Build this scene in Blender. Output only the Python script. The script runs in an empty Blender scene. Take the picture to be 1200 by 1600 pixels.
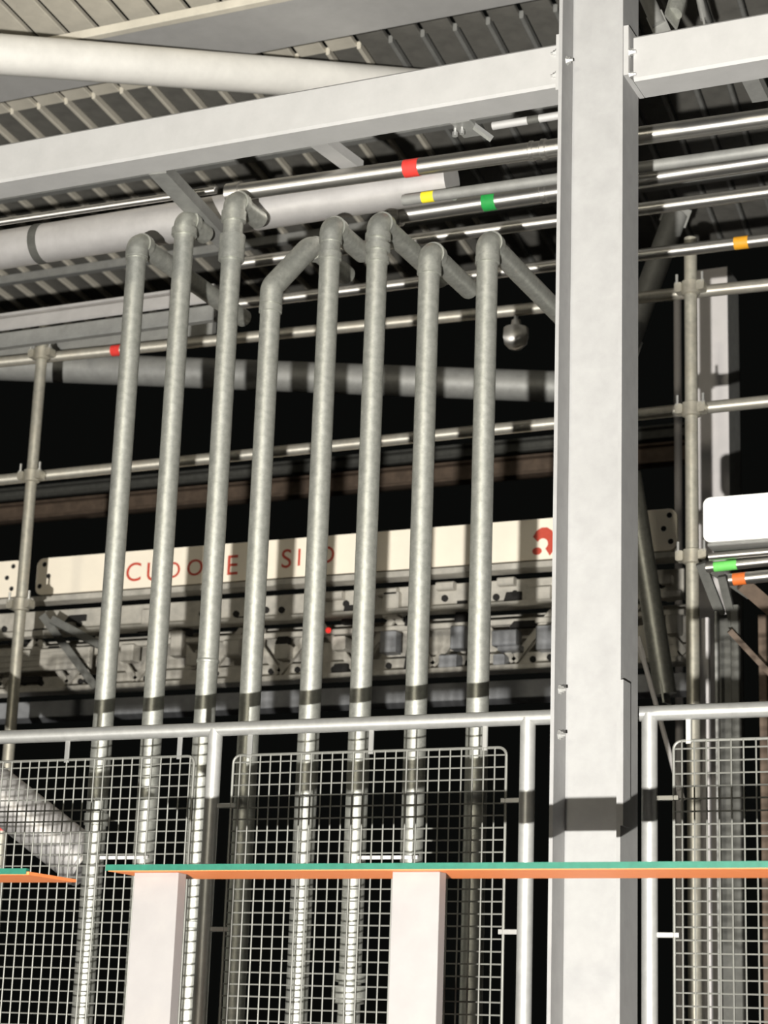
import bpy, math, random
from mathutils import Vector, Matrix

random.seed(7)
scene = bpy.context.scene
COL = scene.collection

# ------------------------------------------------------------------ camera
FPX, W, H = 3100.0, 1200, 1600
YAW, PITCH, ROLL = math.radians(24.7), math.radians(15.1), math.radians(2.04)
CAM = Vector((0.0, 0.0, 3.2))
FW = Vector((-math.sin(YAW)*math.cos(PITCH), math.cos(YAW)*math.cos(PITCH), math.sin(PITCH)))
R0 = Vector((math.cos(YAW), math.sin(YAW), 0.0))
U0 = R0.cross(FW)
RT = R0*math.cos(ROLL) + U0*math.sin(ROLL)
UP = U0*math.cos(ROLL) - R0*math.sin(ROLL)
cd = bpy.data.cameras.new('camera')
cam = bpy.data.objects.new('camera', cd)
COL.objects.link(cam)
cd.sensor_fit = 'VERTICAL'; cd.sensor_height = 24.0; cd.lens = FPX/H*24.0
cd.clip_start = 0.1; cd.clip_end = 300
m3 = Matrix((RT, UP, -FW)).transposed()
cam.matrix_world = Matrix.Translation(CAM) @ m3.to_4x4()
cd.dof.use_dof = True; cd.dof.focus_distance = 8.6; cd.dof.aperture_fstop = 2.4
scene.camera = cam

# ------------------------------------------------------------------ world, lamps, exposure
world = bpy.data.worlds.new('night_sky'); scene.world = world
world.use_nodes = True
world.node_tree.nodes['Background'].inputs[0].default_value = (0.9, 0.95, 0.85, 1)
world.node_tree.nodes['Background'].inputs[1].default_value = 0.003

def lamp(name, loc, target, energy, color, radius, cone=130):
    l = bpy.data.lights.new(name, 'SPOT')
    l.energy = energy; l.color = color; l.shadow_soft_size = radius
    l.spot_size = math.radians(cone); l.spot_blend = 0.15
    o = bpy.data.objects.new(name, l); COL.objects.link(o)
    o.location = loc
    o.rotation_euler = (Vector(target)-Vector(loc)).to_track_quat('-Z', 'Y').to_euler()
    return o
# work light standing on the ground behind and below the viewer
lamp('ground_floodlight', (0.82, -5.0, 0.4), (-4.0, 9.0, 5.0), 17500, (1.0, 0.972, 0.915), 0.06)
# weak warm fill added at upper left to lift the shadows
lamp('fill_lamp', (-3.5, -8.0, 8.0), (-3.0, 9.0, 5.0), 2000, (1.0, 0.93, 0.76), 0.5)

vs = scene.view_settings
vs.view_transform = 'Standard'; vs.look = 'None'; vs.gamma = 1.0; vs.exposure = 0.13
vs.use_curve_mapping = False

# ------------------------------------------------------------------ helpers
def ray(x, y):
    return RT*(x-W/2) + UP*(H/2-y) + FW*FPX
def P(x, y, Y):
    d = ray(x, y); return CAM + d*((Y-CAM.y)/d.y)
def PZ(x, y, z):
    d = ray(x, y); return CAM + d*((z-CAM.z)/d.z)
def PX(x, y, X):
    d = ray(x, y); return CAM + d*((X-CAM.x)/d.x)
def ppm(Y, x=600, y=900):          # pixels per metre around a point
    return FPX/((P(x, y, Y)-CAM).dot(FW))

def mat(name, color, rough=0.5, metal=0.0, mottle=0.0, scale=14.0, bump=0.0, dirt=0.0, dirtcol=(0.2, 0.15, 0.1), emit=0.0, aniso=0.0, spec=0.5):
    m = bpy.data.materials.new(name); m.use_nodes = True
    nt = m.node_tree; b = nt.nodes['Principled BSDF']
    b.inputs['Roughness'].default_value = rough
    b.inputs['Metallic'].default_value = metal
    b.inputs['Specular IOR Level'].default_value = spec
    b.inputs['Base Color'].default_value = (*color, 1)
    if emit:
        b.inputs['Emission Color'].default_value = (*color, 1); b.inputs['Emission Strength'].default_value = emit
    if aniso:
        tg = nt.nodes.new('ShaderNodeTangent'); tg.direction_type = 'RADIAL'; tg.axis = 'X'
        b.inputs['Anisotropic'].default_value = aniso; b.inputs['Anisotropic Rotation'].default_value = 0.25
        nt.links.new(tg.outputs[0], b.inputs['Tangent'])
    if mottle or bump or dirt:
        tc = nt.nodes.new('ShaderNodeTexCoord')
        n = nt.nodes.new('ShaderNodeTexNoise'); n.inputs['Scale'].default_value = scale
        n.inputs['Detail'].default_value = 5; n.inputs['Roughness'].default_value = 0.65
        nt.links.new(tc.outputs['Object'], n.inputs['Vector'])
        r = nt.nodes.new('ShaderNodeValToRGB')
        r.color_ramp.elements[0].position = 0.3; r.color_ramp.elements[1].position = 0.72
        lo = [max(0, c*(1-mottle)) for c in color]; hi = [min(1, c*(1+mottle*0.8)) for c in color]
        r.color_ramp.elements[0].color = (*lo, 1); r.color_ramp.elements[1].color = (*hi, 1)
        nt.links.new(n.outputs['Fac'], r.inputs['Fac'])
        out = r.outputs['Color']
        if dirt:
            n2 = nt.nodes.new('ShaderNodeTexNoise'); n2.inputs['Scale'].default_value = scale*0.25
            n2.inputs['Detail'].default_value = 6
            nt.links.new(tc.outputs['Object'], n2.inputs['Vector'])
            r2 = nt.nodes.new('ShaderNodeValToRGB')
            r2.color_ramp.elements[0].position = 0.5; r2.color_ramp.elements[1].position = 0.75
            r2.color_ramp.elements[0].color = (0, 0, 0, 1); r2.color_ramp.elements[1].color = (dirt, dirt, dirt, 1)
            nt.links.new(n2.outputs['Fac'], r2.inputs['Fac'])
            mx = nt.nodes.new('ShaderNodeMixRGB'); mx.inputs['Color2'].default_value = (*dirtcol, 1)
            nt.links.new(r2.outputs['Color'], mx.inputs['Fac']); nt.links.new(out, mx.inputs['Color1'])
            out = mx.outputs['Color']
        nt.links.new(out, b.inputs['Base Color'])
        if bump:
            bp = nt.nodes.new('ShaderNodeBump'); bp.inputs['Strength'].default_value = bump; bp.inputs['Distance'].default_value = 0.01
            nt.links.new(n.outputs['Fac'], bp.inputs['Height']); nt.links.new(bp.outputs['Normal'], b.inputs['Normal'])
    return m

M = dict(
    column=mat('galvanised_column', (0.335, 0.332, 0.327), 0.8, 0.0, 0.09, 9, 0.05, 0.35, (0.28, 0.277, 0.27), spec=0.1),
    beam=mat('galvanised_beam', (0.47, 0.465, 0.455), 0.58, 0.25, 0.06, 8, 0.03),
    riser=mat('galvanised_riser', (0.49, 0.495, 0.45), 0.47, 0.7, 0.22, 30, 0.1, 0.3, (0.30, 0.31, 0.27)),
    rail=mat('galvanised_rail', (0.52, 0.52, 0.50), 0.42, 0.6, 0.10, 25, 0.05, aniso=0.6),
    post=mat('galvanised_post', (0.50, 0.50, 0.48), 0.45, 0.5, 0.10, 25, 0.05),
    wire=mat('galvanised_wire', (0.21, 0.21, 0.19), 0.5, 0.3, 0.08, 30),
    stainless=mat('stainless_steel', (0.70, 0.68, 0.64), 0.48, 0.95, 0.06, 20, aniso=0.82),
    duct=mat('duct_steel', (0.66, 0.64, 0.625), 0.46, 0.6, 0.10, 6, 0.04),
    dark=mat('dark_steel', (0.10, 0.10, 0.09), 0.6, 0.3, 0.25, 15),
    grey=mat('grey_steel', (0.28, 0.28, 0.265), 0.55, 0.3, 0.15, 12, 0.05),
    rust=mat('rusty_steel', (0.12, 0.085, 0.06), 0.7, 0.1, 0.35, 8, 0.1),
    ledger=mat('scaffold_ledger', (0.66, 0.63, 0.55), 0.52, 0.75, 0.15, 22, 0.05, 0.3, (0.45, 0.37, 0.27), aniso=0.7),
    stub=mat('stub_column_paint', (0.30, 0.285, 0.28), 0.6, 0.0, 0.06, 7, 0, 0.25, (0.40, 0.35, 0.27)),
    scaff=mat('scaffold_tube', (0.46, 0.44, 0.37), 0.45, 0.5, 0.22, 22, 0.08, 0.35, (0.32, 0.25, 0.17)),
    cream=mat('cream_painted_plate', (0.92, 0.84, 0.70), 0.5, 0, 0.03, 5),
    dkplank=mat('dark_panel', (0.14, 0.135, 0.12), 0.7, 0, 0.25, 5),  # plain darker tone for far deck panels and planks right of xdark
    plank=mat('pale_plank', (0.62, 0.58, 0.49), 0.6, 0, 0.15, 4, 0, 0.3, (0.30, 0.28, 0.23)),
    gantry=mat('gantry_steel', (0.50, 0.475, 0.42), 0.55, 0.2, 0.25, 9, 0.08, 0.35, (0.26, 0.235, 0.19)),
    bright_duct=mat('bright_duct_steel', (0.85, 0.83, 0.78), 0.45, 0.25, 0.08, 5),
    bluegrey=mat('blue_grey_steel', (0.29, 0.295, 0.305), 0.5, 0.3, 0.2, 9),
    red=mat('red_tape', (0.72, 0.05, 0.04), 0.5, 0, 0.1, 40),
    redink=mat('red_ink', (0.55, 0.07, 0.04), 0.6, 0, 0.1, 40),
    green=mat('green_tape', (0.02, 0.30, 0.06), 0.5, 0, 0.1, 40),
    lime=mat('light_green_tape', (0.16, 0.62, 0.13), 0.5, 0, 0.1, 40),
    yellow=mat('yellow_tag', (0.80, 0.68, 0.03), 0.5, 0, 0.1, 40),
    amber=mat('amber_tape', (0.75, 0.35, 0.02), 0.5, 0, 0.1, 40),
    orange=mat('orange_tape', (0.70, 0.16, 0.03), 0.5, 0, 0.1, 40),
    board_o=mat('orange_board', (1.0, 0.29, 0.09), 0.55, 0, 0.06, 20),
    board_g=mat('green_board_edge', (0.02, 0.15, 0.10), 0.55, 0, 0.15, 30),
    lamp_red=mat('lit_red_lens', (0.9, 0.04, 0.03), 0.4, emit=0.8),
    white=mat('white_enamel', (0.92, 0.92, 0.89), 0.35, 0, 0.02, 5),
    pale=mat('pale_painted_steel', (0.70, 0.67, 0.66), 0.5, 0.0, 0.05, 7, 0, 0.2, (0.62, 0.56, 0.45)),
    hole=mat('bolt_hole', (0.012, 0.011, 0.01), 0.9),
    bolt=mat('zinc_bolt', (0.6, 0.6, 0.58), 0.35, 0.7),
    ground=mat('asphalt_ground', (0.045, 0.045, 0.045), 0.9, 0, 0.3, 3, 0.2),
)

def build(name, verts, faces, m, parent=None, smooth=False, kind=None, label=None, origin=None):
    me = bpy.data.meshes.new(name)
    vs_ = [Vector(v) for v in verts]
    if origin is None:
        mn = Vector((min(v.x for v in vs_), min(v.y for v in vs_), min(v.z for v in vs_)))
        mx = Vector((max(v.x for v in vs_), max(v.y for v in vs_), max(v.z for v in vs_)))
        origin = (mn+mx)/2
    me.from_pydata([v-origin for v in vs_], [], faces)
    if smooth:
        me.polygons.foreach_set('use_smooth', [True]*len(me.polygons))
        try: me.set_sharp_from_angle(angle=math.radians(40))
        except Exception: pass
    me.materials.append(M[m]); me.update()
    o = bpy.data.objects.new(name, me); COL.objects.link(o)
    set_parent(o, parent, origin)
    if kind: o['kind'] = kind
    if label: o['label'] = label
    return o

WORLD = {}
def set_parent(o, parent, origin):
    origin = Vector(origin)
    WORLD[o.name] = origin
    if parent is not None:
        o.parent = parent; o.location = origin - WORLD[parent.name]
    else:
        o.location = origin

def thing(name, loc, label, cat, group=None):
    o = bpy.data.objects.new(name, None); COL.objects.link(o)
    o.empty_display_size = 0.1
    set_parent(o, None, loc)
    tag(o, label, cat, group); return o
def tag(o, label, cat, group=None):
    o['label'] = label; o['category'] = cat
    if group: o['group'] = group
    return o
def copy_part(o, parent, origin):
    c = o.copy(); COL.objects.link(c); c.parent = None
    set_parent(c, parent, origin); return c

class G:
    """collects shapes of one mesh"""
    def __init__(s): s.v = []; s.f = []
    def add(s, v, f):
        n = len(s.v); s.v += [Vector(p) for p in v]; s.f += [tuple(i+n for i in q) for q in f]; return s
    def box(s, a, b):
        x0, x1 = sorted((a[0], b[0])); y0, y1 = sorted((a[1], b[1])); z0, z1 = sorted((a[2], b[2]))
        v = [(x, y, z) for z in (z0, z1) for y in (y0, y1) for x in (x0, x1)]
        return s.add(v, [(0, 2, 3, 1), (4, 5, 7, 6), (0, 1, 5, 4), (2, 6, 7, 3), (0, 4, 6, 2), (1, 3, 7, 5)])
    def bbox(s, a, b, c=0.006):
        """box with its long edges along the largest axis chamfered"""
        x0, x1 = sorted((a[0], b[0])); y0, y1 = sorted((a[1], b[1])); z0, z1 = sorted((a[2], b[2]))
        dims = (x1-x0, y1-y0, z1-z0); ax = dims.index(max(dims))
        c = min(c, sorted(dims)[0]*0.45)
        def prof(u0, u1, w0, w1):
            return [(u0+c, w0), (u1-c, w0), (u1, w0+c), (u1, w1-c), (u1-c, w1), (u0+c, w1), (u0, w1-c), (u0, w0+c)]
        if ax == 0: ring = [[(x, u, w) for u, w in prof(y0, y1, z0, z1)] for x in (x0, x1)]
        elif ax == 1: ring = [[(w, y, u) for u, w in prof(z0, z1, x0, x1)] for y in (y0, y1)]
        else: ring = [[(u, w, z) for u, w in prof(x0, x1, y0, y1)] for z in (z0, z1)]
        f = [tuple(range(7, -1, -1)), tuple(range(8, 16))] + [(i, (i+1) % 8, 8+(i+1) % 8, 8+i) for i in range(8)]
        return s.add(ring[0]+ring[1], f)
    def tube(s, a, b, r, r2=None, seg=20):
        return s.sweep([a, b], r, seg=seg, r2=r2)
    def sweep(s, pts, r, seg=20, r2=None):
        pts = [Vector(p) for p in pts]; n = len(pts)
        tans = []
        for i in range(n):
            t = (pts[min(i+1, n-1)]-pts[i]).normalized() + (pts[i]-pts[max(i-1, 0)]).normalized()
            tans.append(t.normalized())
        t0 = tans[0]; up = Vector((0, 0, 1)) if abs(t0.z) < 0.9 else Vector((1, 0, 0))
        u = t0.cross(up).normalized(); v = []; f = []
        for i in range(n):
            t = tans[i]; u = (u - t*u.dot(t)).normalized(); w = t.cross(u)
            rr = r if r2 is None else r + (r2-r)*i/(n-1)
            for k in range(seg):
                a = 2*math.pi*k/seg
                v.append(pts[i]+u*math.cos(a)*rr+w*math.sin(a)*rr)
        for i in range(n-1):
            for k in range(seg):
                f.append((i*seg+k, i*seg+(k+1) % seg, (i+1)*seg+(k+1) % seg, (i+1)*seg+k))
        f.append(tuple(range(seg-1, -1, -1))); f.append(tuple(range((n-1)*seg, n*seg)))
        return s.add(v, f)
    def lathe(s, c, prof, seg=24, axis=(0, 0, 1)):
        """prof: list of (distance along axis, radius)"""
        c = Vector(c); ax = Vector(axis).normalized()
        up = Vector((0, 0, 1)) if abs(ax.z) < 0.9 else Vector((1, 0, 0))
        u = ax.cross(up).normalized(); w = ax.cross(u); v = []; f = []
        for h, r in prof:
            for k in range(seg):
                a = 2*math.pi*k/seg; v.append(c+ax*h+u*math.cos(a)*r+w*math.sin(a)*r)
        n = len(prof)
        for i in range(n-1):
            for k in range(seg):
                f.append((i*seg+k, i*seg+(k+1) % seg, (i+1)*seg+(k+1) % seg, (i+1)*seg+k))
        f.append(tuple(range(seg-1, -1, -1))); f.append(tuple(range((n-1)*seg, n*seg)))
        return s.add(v, f)
    def prism(s, poly, y0, y1):
        """outline of (x, z) points extruded along Y"""
        n = len(poly)
        v = [(x, y0, z) for x, z in poly]+[(x, y1, z) for x, z in poly]
        f = [tuple(range(n)), tuple(range(2*n-1, n-1, -1))]+[(i, i+n, (i+1) % n+n, (i+1) % n) for i in range(n)]
        return s.add(v, f)
    def bar(s, a, b, w, h, up=(0, 0, 1)):
        """rectangular bar between two points, w sideways, h along up"""
        a = Vector(a); b = Vector(b); t = (b-a).normalized(); up = Vector(up)
        if abs(t.dot(up)) > 0.98: up = Vector((0, 1, 0))
        u = t.cross(up).normalized()*w/2; k = u.cross(t).normalized()*h/2
        v = [p+x for p in (a, b) for x in (-u-k, u-k, u+k, -u+k)]
        return s.add(v, [(3, 2, 1, 0), (4, 5, 6, 7), (0, 1, 5, 4), (1, 2, 6, 5), (2, 3, 7, 6), (3, 0, 4, 7)])
    def make(s, name, m, parent=None, **k):
        return build(name, s.v, s.f, m, parent, **k)

def fillet(pts, R, n=8):
    pts = [Vector(p) for p in pts]; out = [pts[0]]
    for i in range(1, len(pts)-1):
        a = (pts[i-1]-pts[i]); b = (pts[i+1]-pts[i])
        ang = a.angle(b); d = min(R/math.tan(ang/2), a.length*0.49, b.length*0.49)
        an = a.normalized(); bn = b.normalized(); p0 = pts[i]+an*d; p1 = pts[i]+bn*d
        rr = d*math.tan(ang/2); c = pts[i]+(an+bn).normalized()*(rr/math.sin(ang/2))
        v0 = (p0-c); v1 = (p1-c); tot = v0.angle(v1); ax = v0.cross(v1).normalized()
        for k in range(n+1):
            out.append(c + Matrix.Rotation(tot*k/n, 3, ax) @ v0)
    out.append(pts[-1]); return out

# ------------------------------------------------------------------ ground
g = G().box((-60, -15, -0.2), (40, 60, 0.0)).make('ground', 'ground', kind='structure')
g['label'] = 'dark asphalt ground of the yard at night'

# ------------------------------------------------------------------ front column (H section, web to the viewer)
YF = 7.40
xl = P(866.5, 600, YF).x; xr = P(971.5, 600, YF).x
YB = PX(997, 600, xr).y; YW = PX(890, 600, xl+0.016).y
ztop = P(930, -90, YF).z
colm = thing('steel_column', ((xl+xr)/2, (YF+YB)/2, 0), 'tall pale grey steel column standing in front of the railing', 'column')
G().box((xl, YF, 0), (xl+0.016, YB, ztop)).make('flange', 'column', colm)
G().box((xr-0.016, YF, 0), (xr, YB, ztop)).make('flange', 'column', colm)
G().box((xl+0.014, YW, 0), (xr-0.014, YW+0.012, ztop)).make('web', 'column', colm)
def bolt_x(x, y, z, sgn, parent, r=0.014):
    return G().lathe((x, y, z), [(0, r*1.5), (0.004*1, r*1.5), (0.004, r), (0.016, r), (0.016, r*0.55), (0.028, r*0.5)], 6, (sgn, 0, 0)).make('bolt', 'bolt', parent)
for yy in (95, 1077, 1148):
    for dY in (0.06,):
        bolt_x(xl+0.016, YF+dY, P(885, yy, YF+dY).z, 1, colm)
zs0 = P(972, 1290, YF).z; zs1 = P(972, 1062, YF).z
G().box((xr, YF-0.004, zs0), (xr+0.012, YF+0.09, zs1)).make('splice_plate', 'column', colm)

# ------------------------------------------------------------------ big box beams either side of the column
def box_beam(name, x0, x1, zt, zb, y0, y1, label):
    t = thing(name, ((x0+x1)/2, (y0+y1)/2, zb), label, 'beam')
    G().bbox((x0, y0, zb), (x1, y1, zt), 0.012).make('beam_body', 'beam', t, smooth=False)
    return t
YBM = 7.44
ztb = P(430, 147, YBM).z; zbb = P(430, 210, YBM).z
YBB = PZ(430, 240, zbb).y
bl = box_beam('steel_beam', P(-150, 240, YBM).x, xl-0.02, ztb, zbb, YBM, YBB, 'long pale steel beam running left from the column above the pipes')
G().box((xl-0.02, YBM-0.02, zbb-0.03), (xl, YBB+0.02, ztb+0.03)).make('end_plate', 'beam', bl)
for zz in (ztb-0.05, zbb+0.05):
    bolt_x(xl-0.02, YBM-0.006, zz, -1, bl, 0.012)
ztr = P(1100, 36, YBM).z; zbr = P(1100, 107, YBM).z
br = box_beam('steel_beam', xr+0.035, P(1400, 0, YBM).x, ztr, zbr, YBM, YBB, 'short stretch of pale steel beam bolted to the right of the column')
G().box((xr, YBM-0.03, P(980, 122, YBM).z), (xr+0.022, YBB+0.02, P(980, 45, YBM).z)).make('end_plate', 'beam', br)
bolt_x(xr+0.022, YBM-0.012, P(990, 83, YBM).z, 1, br, 0.016)
bolt_x(xr+0.022, YBM-0.012, P(990, 118, YBM).z, 1, br, 0.012)

# ------------------------------------------------------------------ guard railing with mesh infill
YR = 7.76
zr = P(600, 1130, YR).z
rr = 0.032
x0r, x1r = P(-150, 1155, YR).x, P(1350, 1100, YR).x
rail = thing('guard_railing', (P(600, 1130, YR).x, YR, 0), 'galvanised tube guard railing with wire mesh infill panels', 'railing')
G().tube((x0r, YR, zr), (x1r, YR, zr), rr).make('top_rail', 'rail', rail, smooth=True)
postx = [P(334, 1200, YR).x, P(824, 1200, YR).x, P(1015, 1200, YR).x]
postx = [postx[0]-2*(postx[1]-postx[0])*0.7] + postx
for px_ in postx:
    p = G().tube((px_, YR, 0), (px_, YR, zr), 0.033).make('post', 'post', rail, smooth=True)
def mesh_panel(xa, xb, ztop_, zbot, tabs_top, tabs_side):
    """welded wire panel between X = xa and xb"""
    fr = G()
    R = 0.035
    loop = fillet([(xa, YR, zbot), (xa, YR, ztop_), (xb, YR, ztop_), (xb, YR, zbot)], R, 5)
    fr.sweep(loop, 0.0065, 8)
    panel = fr.make('mesh_panel', 'wire', rail, smooth=True)
    w = G(); s = 0.0505
    x = xa + s*0.7
    while x < xb-0.015:
        w.tube((x, YR-0.003, zbot), (x, YR-0.003, ztop_), 0.0038, seg=6); x += s
    z = ztop_ - s*0.62
    while z > zbot:
        w.tube((xa, YR+0.004, z), (xb, YR+0.004, z), 0.0038, seg=6); z -= s
    w.make('wire_grid', 'wire', panel, kind='stuff', smooth=True)
    for tx in tabs_top:
        G().bbox((tx-0.012, YR-0.006, ztop_-0.012), (tx+0.012, YR+0.006, zr-0.01), 0.003).make('tab', 'bolt', panel)
    for (ta, tb, tz) in tabs_side:
        G().bbox((ta, YR-0.006, tz-0.011), (tb, YR+0.006, tz+0.011), 0.003).make('tab', 'bolt', panel)
zt1 = P(580, 1174, YR).z; zb1 = P(580, 1700, YR).z
mesh_panel(P(-140, 1190, YR).x, P(297, 1300, YR).x, P(150, 1186, YR).z, zb1, [P(105, 1175, YR).x, P(281, 1165, YR).x], [])
xa2, xb2 = P(359, 1300, YR).x, P(789, 1300, YR).x
mesh_panel(xa2, xb2, zt1, zb1, [P(391, 1160, YR).x, P(580, 1160, YR).x, P(758, 1150, YR).x],
           [(postx[1], xa2+0.02, P(345, 1259, YR).z), (postx[1], xa2+0.02, P(340, 1452, YR).z),
            (xb2-0.02, postx[2], P(795, 1251, YR).z), (xb2-0.02, postx[2], P(790, 1456, YR).z)])
xa3 = P(1053, 1300, YR).x
mesh_panel(xa3, P(1340, 1300, YR).x, P(1120, 1156, YR).z, zb1, [P(1076, 1140, YR).x],
           [(postx[3], xa3+0.02, P(1040, 1247, YR).z), (postx[3], xa3+0.02, P(1040, 1461, YR).z)])

# ------------------------------------------------------------------ eight riser pipes
YP = 8.75
RP = 0.0545
ordn = ['leftmost', 'second', 'third', 'fourth', 'fifth', 'sixth', 'seventh', 'rightmost']
risers = [  # x at y=840, elbow top y, depth of the leg end
    (182, 384, 10.0), (257, 348, 8.97), (336, 318, 9.03), (404, 452, 9.4), (496, 356, 9.15), (573, 349, 9.6), (658, 396, 9.3), (752, 378, 9.9)]
extra = ['with a plain elbow above', 'with a collared elbow under the large duct', 'with a union fitting below the thin pipe',
         'with a low cranked elbow', 'with a ringed elbow', 'with stacked collars under its elbow', 'with a plain elbow above a stub column', 'with its elbow just under the chrome pipe']
RX = []
for i, (x, yt, yl) in enumerate(risers):
    b = P(x, 840, YP); X = b.x; zt = P(x, yt, YP).z; RX.append(X)
    lab = ('%s of eight vertical pipes %s' % (ordn[i], extra[i])) if i in (0, 7) else ('%s from left of eight vertical pipes %s' % (ordn[i], extra[i]))
    zbase = 0.0
    t = thing('riser_pipe', (X, YP, zbase), lab, 'pipe', 'row of vertical riser pipes')
    G().tube((X, YP, zbase), (X, YP, zt-0.10), RP, seg=28).make('pipe', 'riser', t, smooth=True)
    if i == 3:
        k = P(486, 384, 8.95)
        path = fillet([(X, YP, zt-0.10), (X, YP, zt), k, (k.x, yl, k.z)], 0.09)
    else:
        path = fillet([(X, YP, zt-0.10), (X, YP, zt), (X, yl, zt)], 0.10)
    cut = len(path)-1
    G().sweep(path[:cut], RP*1.12, 28).make('elbow', 'riser', t, smooth=True)
    e0, e1 = path[cut-1], path[cut]
    G().tube(e0, e1, RP, seg=24).make('branch_leg', 'riser', t, smooth=True)
    d = (e1-e0).normalized()
    G().tube(e0-d*0.02, e0+d*0.025, RP*1.26, seg=28).make('collar', 'riser', t, smooth=True)
    def collar(ya, yb, k=1.2, m='riser'):
        za, zb_ = P(x, ya, YP).z, P(x, yb, YP).z
        G().lathe((X, YP, zb_), [(0, RP*1.02), (0.004, RP*k), (za-zb_-0.004, RP*k), (za-zb_, RP*1.02)], 28).make('collar', m, t, smooth=True)
    if i == 0: collar(396, 408, 1.16)
    if i == 1: collar(362, 374, 1.3)
    if i == 2: collar(372, 412, 1.3); collar(335, 352, 1.25); collar(1030, 1036, 1.08)
    if i == 3: collar(480, 492, 1.14)
    if i == 4: collar(398, 410, 1.14)
    if i == 5: collar(368, 378, 1.24); collar(384, 396, 1.22); collar(404, 414, 1.16); collar(1522, 1536, 1.42); collar(1541, 1562, 1.55); collar(1562, 1570, 1.3)
    if i == 6: collar(420, 432, 1.16)
    if i == 7: collar(402, 414, 1.16)
    if i == 0: collar(1270, 1290, 1.15)
    if i == 2: collar(1440, 1452, 1.25)
    if i in (1, 6):
        zk = P(x-30, 1342, YP).z; xk = P(x-90, 1342, YP).x
        G().bbox((xk, YP-0.07, zk-0.008), (X+0.06, YP-0.055, zk+0.010), 0.003).make('clamp_bar', 'pale', t)

# ------------------------------------------------------------------ coloured boards in front of the column
YBd = 6.30
zbd0 = P(600, 1359.5, YBd).z; zbd1 = P(600, 1348.5, YBd).z
def board(xa, xb, z0, z1, label):
    t = thing('barrier_board', ((xa+xb)/2, YBd+0.16, z0), label, 'board')
    G().box((xa, YBd, z0+0.002), (xb, YBd+0.02, z1)).make('edge_strip', 'board_g', t, label='green front edge strip')
    G().box((xa+0.01, YBd+0.005, z0), (xb+0.01, YBd+0.33, z0+0.012)).make('board_panel', 'board_o', t, label='orange underside panel')
    return t
board(P(165, 1352, YBd).x, P(1420, 1352, YBd).x, zbd0, zbd1, 'long thin orange board with green edge crossing in front of the column')
board(P(-220, 1370, YBd).x, P(40, 1370, YBd).x, zbd0-0.012, zbd1-0.012, 'short end of an orange and green board at lower left')

# stub columns carrying the long board
for (xa_, xb_, which) in ((205, 274, 'left'), (611, 685, 'right')):
    Yc_ = YBd+0.06; X0 = P(xa_, 1450, Yc_).x; X1 = P(xb_, 1450, Yc_).x; X = (X0+X1)/2; zt = zbd0-0.001
    t = thing('stub_column', (X, Yc_+0.1, 0), 'broad pale steel stub column under the orange board, the %s one' % which, 'column', 'stub columns under the board')
    G().box((X0, Yc_, 0), (X1, Yc_+0.012, zt)).make('web', 'stub', t)
    G().box((X0, Yc_+0.012, 0), (X0+0.012, Yc_+0.055, zt)).make('flange', 'stub', t)
    G().box((X1-0.012, Yc_+0.012, 0), (X1, Yc_+0.055, zt)).make('flange', 'stub', t)

# ------------------------------------------------------------------ horizontal pipes of the rack
def hpipe(name, a, b, Y, r, m, label, cat='pipe', ext=(0, 0), bands=(), collars=(), group='horizontal pipes of the overhead rack', Yb=None):
    A = P(a[0], a[1], Y); B = P(b[0], b[1], Yb or Y); d = (B-A).normalized()
    A = A-d*ext[0]; B = B+d*ext[1]
    t = thing(name, (A+B)/2-Vector((0, 0, r)), label, cat, group)
    G().tube(A, B, r, seg=28).make('pipe', m, t, smooth=True)
    def at(px):
        lo, hi = 0.0, 1.0
        for _ in range(40):
            mid = (lo+hi)/2; q = A+(B-A)*mid-CAM
            xx = W/2+FPX*q.dot(RT)/q.dot(FW)
            if xx < px: lo = mid
            else: hi = mid
        return A+(B-A)*lo
    for (p0, p1, bm) in bands:
        G().tube(at(p0), at(p1), r*1.03, seg=28).make('colour_band', bm, t, smooth=True, label='%s marker band' % bm)
    for (p0, p1, k) in collars:
        q0, q1 = at(p0), at(p1); L = (q1-q0).length
        G().lathe(q0, [(0, r*1.01), (0.006, r*k), (L-0.006, r*k), (L, r*1.01)], 28, q1-q0).make('collar', m, t, smooth=True)
    return t, at
hpipe('process_pipe', (355, 303), (860, 232), 9.0, 0.048, 'stainless', 'shiny steel pipe with a red band, uppermost of the rack', ext=(0, 2.6),
      bands=[(633, 656, 'red')], collars=[(828, 836, 1.12), (846, 856, 1.16), (352, 378, 1.2)])
hpipe('process_pipe', (0, 347), (337, 297), 9.03, 0.021, 'stainless', 'thin copper-toned pipe running just above the large duct at left', ext=(1.5, 0))
hpipe('process_pipe', (612, 338), (860, 301), 9.6, 0.050, 'stainless', 'shiny steel pipe with a green band, below the red-banded one', ext=(0, 2.6),
      bands=[(756, 776, 'green')], collars=[(612, 628, 1.3), (846, 856, 1.14)])
hpipe('process_pipe', (630, 313), (860, 281), 9.05, 0.030, 'grey', 'dull grey pipe with a yellow tag behind the green-banded pipe', ext=(0, 2.6),
      bands=[(660, 679, 'yellow')])
hpipe('process_pipe', (372, 412), (860, 346), 10.4, 0.039, 'stainless', 'slender shiny pipe behind the risers, third bright one down', ext=(0, 3.0))
hpipe('process_pipe', (330, 480), (840, 418), 11.2, 0.039, 'stainless', 'slender shiny pipe with an amber band right of the column', ext=(0.0, 4.0),
      bands=[(1148, 1170, 'amber')])
dt, dat = hpipe('round_duct', (0, 391), (280, 347), 9.25, 0.118, 'duct', 'large pale round duct with a strap, left of the risers', 'duct', ext=(1.5, 1.72))
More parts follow.
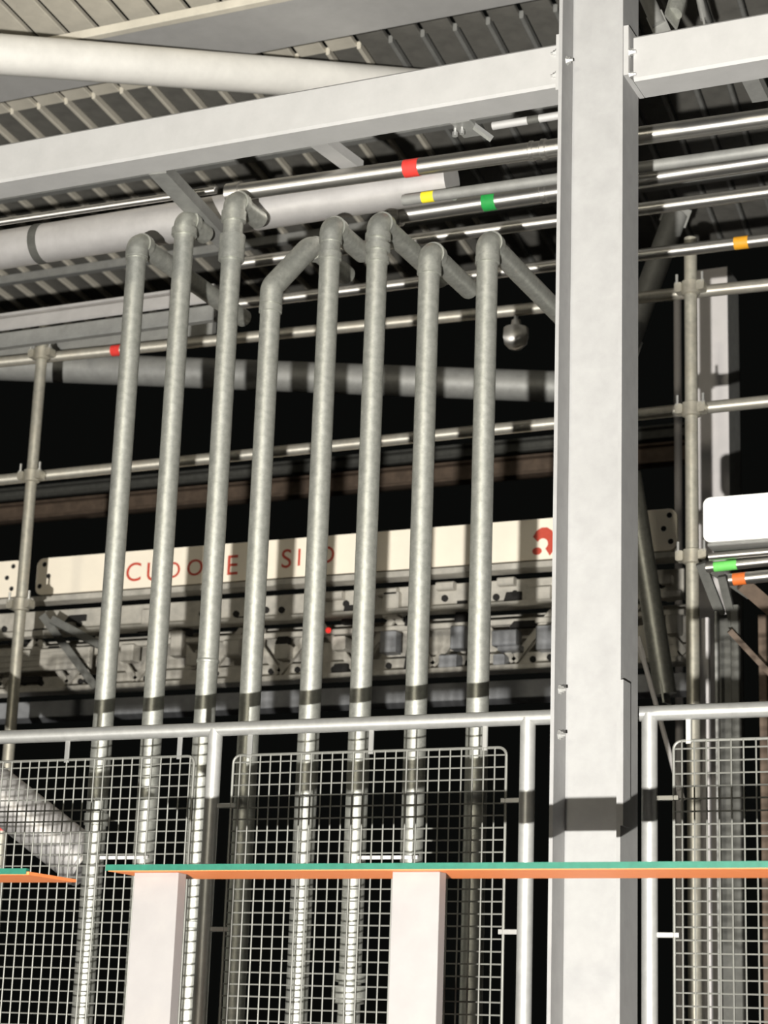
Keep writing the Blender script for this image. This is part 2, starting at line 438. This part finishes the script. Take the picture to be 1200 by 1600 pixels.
q = dat(66); G().tube(q-Vector((0.028, 0, 0)), q+Vector((0.028, 0, 0)), 0.1225, seg=32).make('strap', 'dark', dt, smooth=True, label='dark strap band')
hpipe('round_duct', (-10, 84), (600, 132), 9.0, 0.125, 'bright_duct', 'fat round duct crossing the ceiling at upper left', 'duct', ext=(1.2, 1.0), Yb=11.2, group='ducts under the roof deck')
hpipe('brace_pipe', (0, 571), (860, 604), 12.9, 0.125, 'grey', 'grey pipe sloping down to the right behind the risers', 'pipe', ext=(1.0, 0.15), Yb=14.0)

# ------------------------------------------------------------------ scaffold
YS = 12.0
def ledger(a, b, label, m='ledger', bands=()):
    return hpipe('scaffold_ledger', a, b, YS, 0.041, m, label, 'scaffold tube', ext=(2, 2), bands=bands, group='horizontal scaffold tubes')
ledger((0, 566), (1100, 455), 'upper horizontal scaffold tube with a red mark, behind the risers', bands=[(176, 190, 'red')])
ledger((0, 750), (1200, 627), 'lower horizontal scaffold tube crossing the dark gap behind the risers')
def pole(x, y, label, cpl, zt, r=0.042, bands=()):
    b = P(x, y, YS-0.105); t = thing('scaffold_pole', (b.x, b.y, 0), label, 'scaffold pole', 'vertical scaffold poles')
    G().tube((b.x, b.y, 0), (b.x, b.y, zt), r, seg=20).make('tube', 'scaff', t, smooth=True)
    for (cx, cy) in cpl:
        z = P(cx, cy, YS-0.105).z
        c = G().lathe((b.x, b.y, z-0.05), [(0, r*1.05), (0.008, r*1.45), (0.092, r*1.45), (0.1, r*1.05)], 20).make('coupler', 'scaff', t, smooth=True)
        for s in (-1, 1):
            G().bbox((b.x+s*0.05, b.y-0.045, z-0.03), (b.x+s*0.10, b.y+0.03, z+0.035), 0.008).make('wing', 'scaff', c)
            G().lathe((b.x+s*0.085, b.y-0.03, z+0.02), [(0, 0.016), (0.02, 0.016), (0.02, 0.009), (0.075, 0.009)], 8).make('bolt', 'bolt', c)
    for (ya, yb, bm) in bands:
        G().tube((b.x, b.y, P(x, yb, YS-0.105).z), (b.x, b.y, P(x, ya, YS-0.105).z), r*1.04, seg=20).make('colour_band', bm, t, smooth=True, label='red marker band')
pole(50, 740, 'left scaffold pole with couplers and a red band near its foot', [(76, 552), (51, 744), (35, 945)], P(78, 482, YS-.105).z, bands=[(1268, 1298, 'red')])
pole(1081, 740, 'right scaffold pole standing behind the column with couplers', [(1083, 450), (1081, 640), (1080, 870)], P(1083, 372, YS-.105).z)
# thin inner standard beside the right pole
b = P(1060, 800, 14.2)
o = G().tube((b.x, b.y, 0), (b.x, b.y, P(1058, 455, 14.2).z), 0.03, seg=14).make('conduit', 'pale', smooth=True)
tag(o, 'thin pale vertical conduit just left of the right scaffold pole', 'conduit')

# ------------------------------------------------------------------ lettered girder
YG = 13.0
def zg(x, y, Y=YG): return P(x, y, Y).z
def rounded(x0, x1, z0, z1, r, n=5):
    pts = []
    for cx, cz, a0 in ((x1-r, z1-r, 0), (x0+r, z1-r, 90), (x0+r, z0+r, 180), (x1-r, z0+r, 270)):
        for k in range(n+1):
            a = math.radians(a0+90*k/n); pts.append((cx+r*math.cos(a), cz+r*math.sin(a)))
    return pts
zs_top, zs_bot = zg(450, 842), zg(450, 902)
sx0, sx1 = P(57, 900, YG).x, P(1058, 830, YG).x
sign = thing('girder_plate', ((sx0+sx1)/2, YG, zs_bot), 'long cream girder plate with red lettering behind the risers', 'girder', 'cream girder plates')
G().prism(rounded(sx0, sx1, zs_bot, zs_top, 0.06), YG, YG+0.03).make('plate', 'cream', sign)
sign2 = thing('girder_plate', (P(0, 905, YG).x, YG, zs_bot), 'rounded end of a cream girder plate left of the scaffold pole', 'girder', 'cream girder plates')
G().prism(rounded(P(-260, 900, YG).x, P(33, 900, YG).x, zs_bot, zs_top, 0.06), YG, YG+0.03).make('plate', 'cream', sign2)
hole0 = None
def hole(x, z, parent, Y=YG, r=0.02):
    return G().lathe((x, Y+0.006, z), [(0, r), (0.009, r)], 12, (0, -1, 0)).make('bolt_hole', 'hole', parent)
for (hx, hy, p) in ((70, 882, sign), (76, 900, sign), (62, 916, sign), (21, 885, sign2), (11, 903, sign2), (18, 920, sign2), (1046, 805, sign), (1037, 826, sign), (1048, 846, sign)):
    q = P(hx, hy, YG); hole(q.x, q.z, p)
def letter(ch, x, y, hpx, parent=sign, yaw=0):
    cu = bpy.data.curves.new('lettering', 'FONT'); cu.body = ch; cu.size = hpx/ppm(YG, x, y)/0.70
    cu.align_x = 'CENTER'; cu.extrude = 0.0015; cu.offset = 0.0
    to = bpy.data.objects.new('lettering', cu); COL.objects.link(to)
    dg = bpy.context.evaluated_depsgraph_get()
    me = bpy.data.meshes.new_from_object(to.evaluated_get(dg))
    bpy.data.objects.remove(to); bpy.data.curves.remove(cu)
    me.materials.clear(); me.materials.append(M['redink'])
    me.transform(Matrix.Rotation(math.radians(90), 4, 'X'))
    o = bpy.data.objects.new('lettering', me); COL.objects.link(o)
    q = P(x, y+hpx/2, YG); set_parent(o, parent, (q.x, YG-0.002, q.z)); return o
for ch, x, y, h in (('C', 208, 893, 30), ('U', 240, 892, 30), ('D', 270, 890, 26), ('O', 304, 886, 26), ('E', 362, 882, 32), ('S', 447, 872, 30), ('I', 467, 870, 28), ('D', 510, 866, 28)):
    letter(ch, x, y, h)
# red emblem: thick hook-shaped arc with a dot
q = P(848, 846, YG); s = 1/ppm(YG, 848, 840)
arc = []
for k in range(9):
    a = math.radians(155-215*k/8); arc.append((q.x+s*(2+20*math.cos(a)), q.z+s*(-2+25*math.sin(a))))
for k in range(9):
    a = math.radians(-60+215*k/8); arc.append((q.x+s*(0+9*math.cos(a)), q.z+s*(-4+9*math.sin(a))))
G().prism(arc, YG-0.003, YG+0.002).make('emblem', 'redink', sign, label='red hooked emblem')
G().prism([(q.x+s*(-9+8*math.cos(a*math.pi/6)), q.z+s*(-15+6*math.sin(a*math.pi/6))) for a in range(12)], YG-0.003, YG+0.002).make('emblem', 'redink', sign)

# ------------------------------------------------------------------ gantry machinery under the girder
gx0, gx1 = P(-200, 960, YG).x, P(1062, 960, YG).x
gan = thing('gantry_frame', ((gx0+gx1)/2, YG+0.2, zg(400, 1090)), 'grey steel gantry frame with holes and braces under the cream girder', 'gantry')
def lev(y): return zg(150, y)
def slab(name, ya, yb, Y0, Y1, m='gantry', x0=None, x1=None, c=0.006):
    return G().bbox((x0 or gx0, Y0, lev(yb)), (x1 or gx1, Y1, lev(ya)), c).make(name, m, gan)
slab('angle_strip', 928, 937, YG-0.06, YG+0.1)
slab('upper_plate', 944, 978, YG+0.1, YG+0.13)
slab('lip', 978, 987, YG+0.02, YG+0.13)
slab('lower_lip', 1068, 1076, YG+0.02, YG+0.2)
slab('lower_chord', 1046, 1068, YG+0.16, YG+0.2)
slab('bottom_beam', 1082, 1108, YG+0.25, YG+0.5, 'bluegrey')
slab('middle_rail', 1000, 1008, YG+0.1, YG+0.16)
wk = slab('walkway', 1010, 1044, YG-0.02, YG+0.02, 'gantry', gx0, P(142, 1030, YG).x)
for k, yy in enumerate((1018, 1027, 1036)):
    G().bbox((gx0, YG-0.03, lev(yy+1.5)), (P(142, 1030, YG).x, YG-0.018, lev(yy-1.5)), 0.003).make('rib', 'gantry', wk)
slab('back_panel', 985, 1046, YG+0.3, YG+0.33, 'gantry')
random.seed(11)
for k in range(26):
    x = gx0 + (gx1-gx0)*(k+0.5+random.uniform(-.3, .3))/26
    G().lathe((x, YG+0.105, lev(966+random.uniform(-4, 4))), [(0, 0.026), (0.02, 0.026)], 10, (0, -1, 0)).make('bolt_hole', 'hole', gan)
    x = gx0 + (gx1-gx0)*(k+0.5+random.uniform(-.4, .4))/26
    G().lathe((x, YG+0.165, lev(1057+random.uniform(-2, 2))), [(0, 0.024), (0.02, 0.024)], 10, (0, -1, 0)).make('bolt_hole', 'hole', gan)
for (x, y, w, h) in ((118, 966, 34, 12), (82, 1014, 20, 9), (60, 985, 24, 7), (25, 1004, 26, 6), (140, 1060, 22, 12), (40, 1062, 40, 12), (225, 985, 22, 8), (290, 985, 14, 16), (375, 970, 18, 14), (440, 1000, 20, 12), (545, 960, 24, 30), (640, 965, 16, 26), (720, 955, 20, 34), (800, 935, 30, 22), (815, 975, 40, 12), (735, 1040, 24, 18), (640, 1030, 18, 30), (530, 1045, 26, 16)):
    a = P(x-w/2, y+h/2, YG+0.09); b_ = P(x+w/2, y-h/2, YG+0.09)
    G().prism([(a.x, a.z), (b_.x, a.z), (b_.x, b_.z), (a.x+(b_.x-a.x)*0.2, b_.z)], YG+0.085, YG+0.15).make('opening', 'hole', gan)
# zigzag braces and small boxes in the web of the frame
n = 22
for k in range(n):
    xa = gx0+(gx1-gx0)*k/n; xb = gx0+(gx1-gx0)*(k+1)/n
    za, zb_ = (lev(985), lev(1060)) if k % 2 else (lev(1060), lev(985))
    G().bar((xa, YG+0.14, za), (xb, YG+0.14, zb_), 0.03, 0.05).make('brace', 'gantry', gan)
boxes = [(160, 1008, 26, 30), (198, 1020, 22, 26), (275, 1005, 20, 40), (300, 1030, 18, 20), (362, 1012, 26, 26), (398, 1000, 16, 44), (440, 1018, 22, 24), (530, 1005, 22, 22),
         (606, 1003, 26, 34), (716, 996, 26, 36), (788, 996, 38, 26), (795, 1012, 34, 10), (852, 996, 30, 38), (700, 1035, 28, 26), (780, 1032, 18, 20), (610, 945, 26, 40), (520, 930, 30, 14), (605, 925, 30, 14), (695, 915, 28, 14), (790, 908, 26, 14), (840, 928, 40, 26), (1040, 905, 20, 16), (1042, 930, 16, 12), (1050, 975, 20, 30), (230, 965, 20, 26), (330, 958, 22, 22)]
for (x, y, w, h) in boxes:
    a = P(x-w/2, y+h/2, YG+0.04); b_ = P(x+w/2, y-h/2, YG+0.04)
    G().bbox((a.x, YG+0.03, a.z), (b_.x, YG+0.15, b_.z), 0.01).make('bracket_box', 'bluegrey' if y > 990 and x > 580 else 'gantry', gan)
# dark diagonal braces near the left pole
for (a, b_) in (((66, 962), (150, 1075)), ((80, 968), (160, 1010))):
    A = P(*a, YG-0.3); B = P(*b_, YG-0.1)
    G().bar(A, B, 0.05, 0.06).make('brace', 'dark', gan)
q = P(513, 985, YG-0.05)
o = G().lathe(q, [(-0.02, 0.008), (-0.014, 0.017), (0, 0.021), (0.014, 0.017), (0.02, 0.008)], 16).make('indicator_lamp', 'lamp_red', gan, smooth=True, label='small red indicator')

# dim beams in the dark gap above the girder
def far_beam(a, b, Y, hpx, m, label, dep=0.2):
    A = P(*a, Y); B = P(*b, Y); z = (A.z+B.z)/2; h = hpx/ppm(Y)/2
    t = thing('far_beam', ((A.x+B.x)/2, Y, z-h), label, 'beam', 'dark beams beyond the scaffold')
    G().box((A.x-2, Y+0.01, z-h+0.02), (B.x+2, Y+0.03, z+h-0.02)).make('web', m, t)
    G().box((A.x-2, Y-dep/2, z-h), (B.x+2, Y+dep/2, z-h+0.02)).make('flange', m, t)
    G().box((A.x-2, Y-dep/2, z+h-0.02), (B.x+2, Y+dep/2, z+h)).make('flange', m, t)
    return t
far_beam((0, 800), (860, 732), 19.0, 30, 'rust', 'dim rusty beam in the dark gap above the cream girder')
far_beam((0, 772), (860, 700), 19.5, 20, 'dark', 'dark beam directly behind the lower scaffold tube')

# ------------------------------------------------------------------ channel beam at left under the duct
Yc = 10.8
A = P(0, 506, Yc); B = P(190, 481, Yc); zc = (A.z+B.z)/2
ch = thing('channel_beam', (A.x, Yc, zc-0.08), 'grey channel beam with a thin top rail at left under the duct', 'beam')
xa, xb = A.x-1.5, P(335, 460, Yc).x
G().bbox((xa, Yc, zc-0.045), (xb, Yc+0.03, zc+0.045), 0.01).make('channel_web', 'duct', ch)
G().bbox((xa, Yc-0.02, zc+0.055), (xb, Yc+0.1, zc+0.075), 0.006).make('top_rail', 'duct', ch)
G().bbox((xa, Yc+0.03, zc-0.16), (xb, Yc+0.10, zc-0.05), 0.01).make('lower_plate', 'grey', ch)
far_pl = G().bbox((xa-1, 12.2, P(100, 552, 12.2).z), (P(330, 540, 12.2).x, 12.26, P(100, 524, 12.2).z), 0.01).make('tie_plate', 'grey')
tag(far_pl, 'flat grey tie plate behind the upper scaffold tube at left', 'plate')

# ------------------------------------------------------------------ roof deck: planks seen from below
zd = P(100, 470, 15.0).z
deck = thing('ceiling', (-5, 12, zd), 'underside of the plank roof deck over the pipe rack', 'deck')
del deck['category']; deck['kind'] = 'structure'
SK = math.tan(math.radians(6.3))       # the deck runs a little askew to the rack
def skew(g_, yref=12.0):
    for v in g_.v: v.x -= (v.y-yref)*SK
    return g_
YM = PZ(150, 150, zd).y
pw, gap = 0.205, 0.04
first = {}
x = -11.5; k = 0
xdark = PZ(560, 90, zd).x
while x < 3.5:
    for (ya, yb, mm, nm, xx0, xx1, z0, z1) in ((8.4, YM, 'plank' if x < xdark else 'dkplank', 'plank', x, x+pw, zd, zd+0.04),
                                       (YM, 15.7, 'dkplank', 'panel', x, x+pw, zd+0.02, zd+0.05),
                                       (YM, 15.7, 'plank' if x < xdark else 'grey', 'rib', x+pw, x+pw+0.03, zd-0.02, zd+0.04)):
        key = (nm, mm)
        if key not in first:
            o = skew(G().bbox((xx0, ya, z0), (xx1, yb, z1), 0.006)).make(nm, mm, deck); first[key] = (o, WORLD[o.name]-Vector((xx0, 0, 0)))
        else:
            o, off = first[key]; copy_part(o, deck, off+Vector((xx0, 0, 0)))
    x += pw+gap; k += 1
for (yj, w) in ((9.2, .06), (12.6, .08), (14.2, .08)):
    G().bbox((-12, yj, zd-0.10), (4, yj+w, zd-0.021), 0.006).make('joist', 'grey', deck)
# broad beam hanging below the deck
zbm = zd-0.32
yn = PZ(420, 3, zbm).y; yf = PZ(420, 80, zbm).y
t = thing('roof_beam', (-5, (yn+yf)/2, zbm), 'broad grey green beam under the roof deck at top', 'beam')
G().bbox((-12, yn, zbm), (4, yf, zbm+0.02), 0.004).make('flange', 'beam', t)
G().box((-12, (yn+yf)/2-0.01, zbm+0.02), (4, (yn+yf)/2+0.01, zd-0.12)).make('web', 'beam', t)
G().bbox((-12, yn-0.04, zbm-0.012), (4, yn+0.02, zbm+0.05), 0.004).make('lip', 'plank', t)

# ------------------------------------------------------------------ struts across the rack (in the depth direction)
def strut(start, end, Yend, label, w=0.06, h=0.08, m='grey', more=0.0):
    """channel whose line passes the pixels start and end, the latter at depth Yend"""
    e = P(end[0], end[1], Yend); s_ = PZ(start[0], start[1], e.z)
    d = (e-s_).normalized(); e = e+d*more; u = Vector((0, 0, 1)).cross(d)
    t = thing('channel_strut', (s_+e)/2, label, 'strut', 'channel struts under the beam')
    G().bar(s_, e, w, 0.012).make('channel_base', m, t)
    for sd in (-1, 1):
        k = u*(sd*(w/2-0.006))+Vector((0, 0, h/2+0.006))
        G().bar(s_+k, e+k, 0.008, h).make('channel_side', m, t)
    return t
strut((246, 270), (352, 384), 9.25, 'grey channel strut reaching back beside the second riser', 0.10, 0.06)
strut((494, 222), (556, 268), 9.12, 'pale channel strut under the beam above the fifth riser', 0.10, 0.05, 'beam', 0.0)
strut((1158, 95), (1185, 150), 8.6, 'grey channel strut under the beam at the right edge', 0.08, 0.05, 'grey', 0.05)
# beam clamp
q = P(735, 200, 7.9)
cl = thing('beam_clamp', q, 'small steel beam clamp hanging under the beam beside the column', 'clamp')
G().bbox((q.x-0.07, 7.82, q.z-0.005), (q.x+0.03, 7.98, q.z+0.03), 0.006).make('jaw', 'grey', cl)
G().bar((q.x+0.0, 7.88, q.z+0.02), (q.x+0.09, 7.95, q.z-0.05), 0.03, 0.02).make('arm', 'bolt', cl)
G().lathe((q.x-0.065, 7.87, q.z-0.045), [(0, 0.014), (0.02, 0.014), (0.02, 0.008), (0.07, 0.008)], 8).make('bolt', 'bolt', cl)
G().lathe((q.x-0.03, 7.87, q.z-0.04), [(0, 0.012), (0.02, 0.012), (0.02, 0.007), (0.07, 0.007)], 8).make('bolt', 'bolt', cl)
# light slots bar between beam and red-banded pipe
hpipe('process_pipe', (770, 197), (870, 181), 8.2, 0.020, 'beam', 'short pale bar in the slot under the beam left of the column', ext=(0, 0.1), bands=[(825, 843, 'dark')])

# hanging dome lamp behind the rightmost riser
q = P(806, 522, YS)
dl = thing('dome_lamp', q-Vector((0, 0, 0.12)), 'small hanging dome lamp right of the rightmost riser', 'lamp')
G().lathe(q, [(-0.115, 0.01), (-0.105, 0.045), (-0.07, 0.078), (-0.02, 0.088), (0.04, 0.086), (0.05, 0.04), (0.1, 0.03)], 24).make('dome', 'stainless', dl, smooth=True)
zl = P(806, 485, YS).z-0.042
G().tube((q.x, YS, q.z+0.1), (q.x, YS, zl), 0.014, seg=10).make('hanger', 'bolt', dl, smooth=True)

# ------------------------------------------------------------------ right side: braces, second column, cabinet
def brace(a, Ya, b_, Yb, r, m, label, cat='brace'):
    A = P(*a, Ya); B = P(*b_, Yb)
    t = thing('brace_tube', (A+B)/2, label, cat, 'diagonal braces behind the column')
    G().tube(A, B, r, seg=20).make('tube', m, t, smooth=True)
    d = (B-A).normalized()
    for e, s in ((A, 1), (B, -1)):
        G().bar(e-d*s*0.06, e+d*s*0.08, 0.012, r*2.3).make('end_plate', m, t)
brace((1056, 335), 12.7, (978, 545), 12.6, 0.085, 'grey', 'grey diagonal brace tube emerging right of the column near the top')
brace((985, 740), 12.2, (1040, 1085), 12.3, 0.072, 'riser', 'grey diagonal brace tube right of the column above the railing')
brace((1000, 1010), 11.0, (1062, 1235), 11.0, 0.015, 'pale', 'thin pale rod slanting down behind the railing right of the column')

YC2 = 15.6
c0, c1 = P(1090, 600, YC2).x, P(1138, 600, YC2).x
t = thing('steel_column', ((c0+c1)/2, YC2, 0), 'distant white steel column between the right scaffold pole and the night sky', 'column')
zc2 = P(1110, 420, YC2).z
G().box((c0, YC2, 0), (c1, YC2+0.02, zc2)).make('flange', 'pale', t)
G().box((c0, YC2+0.38, 0), (c1, YC2+0.40, zc2)).make('flange', 'pale', t)
G().box(((c0+c1)/2-0.01, YC2+0.02, 0), ((c0+c1)/2+0.01, YC2+0.38, zc2)).make('web', 'pale', t)
G().box((c1-0.01, YC2+0.02, 0), (c1, YC2+0.40, zc2)).make('side_plate', 'grey', t)

YCab = 11.2
a = P(1099, 843, YCab); b_ = P(1330, 765, YCab)
cab = thing('white_cabinet', ((a.x+b_.x)/2, YCab+0.2, a.z), 'bright white rounded cabinet at the right edge behind the scaffold pole', 'cabinet')
zz1 = P(1150, 774, YCab).z; zz0 = P(1150, 844, YCab).z
G().prism(rounded(a.x, b_.x, zz0, zz1, 0.045, 6), YCab, YCab+0.3).make('shell', 'white', cab)
G().bbox((a.x+0.02, YCab+0.02, zz0-0.02), (b_.x, YCab+0.3, zz0), 0.006).make('skirt', 'grey', cab)
hpipe('process_pipe', (1108, 870), (1200, 862), 11.3, 0.024, 'stainless', 'cream pipe right under the white cabinet', ext=(0, 1.2), group='pipes under the white cabinet')
hpipe('process_pipe', (1104, 887), (1200, 877), 11.35, 0.030, 'stainless', 'pipe with a light green band under the white cabinet', ext=(0, 1.2), bands=[(1116, 1152, 'lime')], group='pipes under the white cabinet')
hpipe('process_pipe', (1140, 906), (1200, 900), 11.2, 0.036, 'stainless', 'pipe with an orange band, lowest under the white cabinet', ext=(0, 1.2), bands=[(1146, 1166, 'orange')], group='pipes under the white cabinet')
# supports and diagonal bars under the cabinet
sup = thing('support_frame', (P(1130, 1000, 11.6).x, 11.6, 0), 'dark support frame with diagonal arms under the white cabinet', 'frame')
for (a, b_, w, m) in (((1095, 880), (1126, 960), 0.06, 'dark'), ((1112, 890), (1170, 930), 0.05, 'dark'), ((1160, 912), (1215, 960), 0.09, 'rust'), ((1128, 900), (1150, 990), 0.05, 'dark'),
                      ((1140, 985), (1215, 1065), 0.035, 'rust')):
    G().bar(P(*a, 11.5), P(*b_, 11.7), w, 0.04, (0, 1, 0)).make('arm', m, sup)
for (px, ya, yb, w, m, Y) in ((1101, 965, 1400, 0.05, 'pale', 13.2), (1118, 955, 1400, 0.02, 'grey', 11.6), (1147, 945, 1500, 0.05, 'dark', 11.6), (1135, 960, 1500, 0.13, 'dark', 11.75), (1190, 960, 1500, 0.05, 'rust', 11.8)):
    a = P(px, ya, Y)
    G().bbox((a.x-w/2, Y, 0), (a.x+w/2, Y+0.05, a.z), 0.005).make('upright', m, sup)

# ------------------------------------------------------------------ inclined big pipe behind the mesh at lower left
hpipe('inclined_pipe', (-60, 1195), (138, 1352), 9.3, 0.14, 'duct', 'fat grey pipe slanting down behind the mesh at lower left', ext=(1.0, 0.0), Yb=9.5, collars=[(118, 134, 1.06)], group=None)
# tubes above the right beam
brace((1070, -40), 9.0, (1052, 22), 8.9, 0.045, 'riser', 'pale tube end above the right beam near the column')
brace((985, -60), 9.3, (1030, 40), 9.3, 0.04, 'grey', 'grey tube slanting above the right beam near the column')
brace((1085, -40), 9.6, (1100, 30), 9.6, 0.02, 'grey', 'thin grey rod above the right beam')
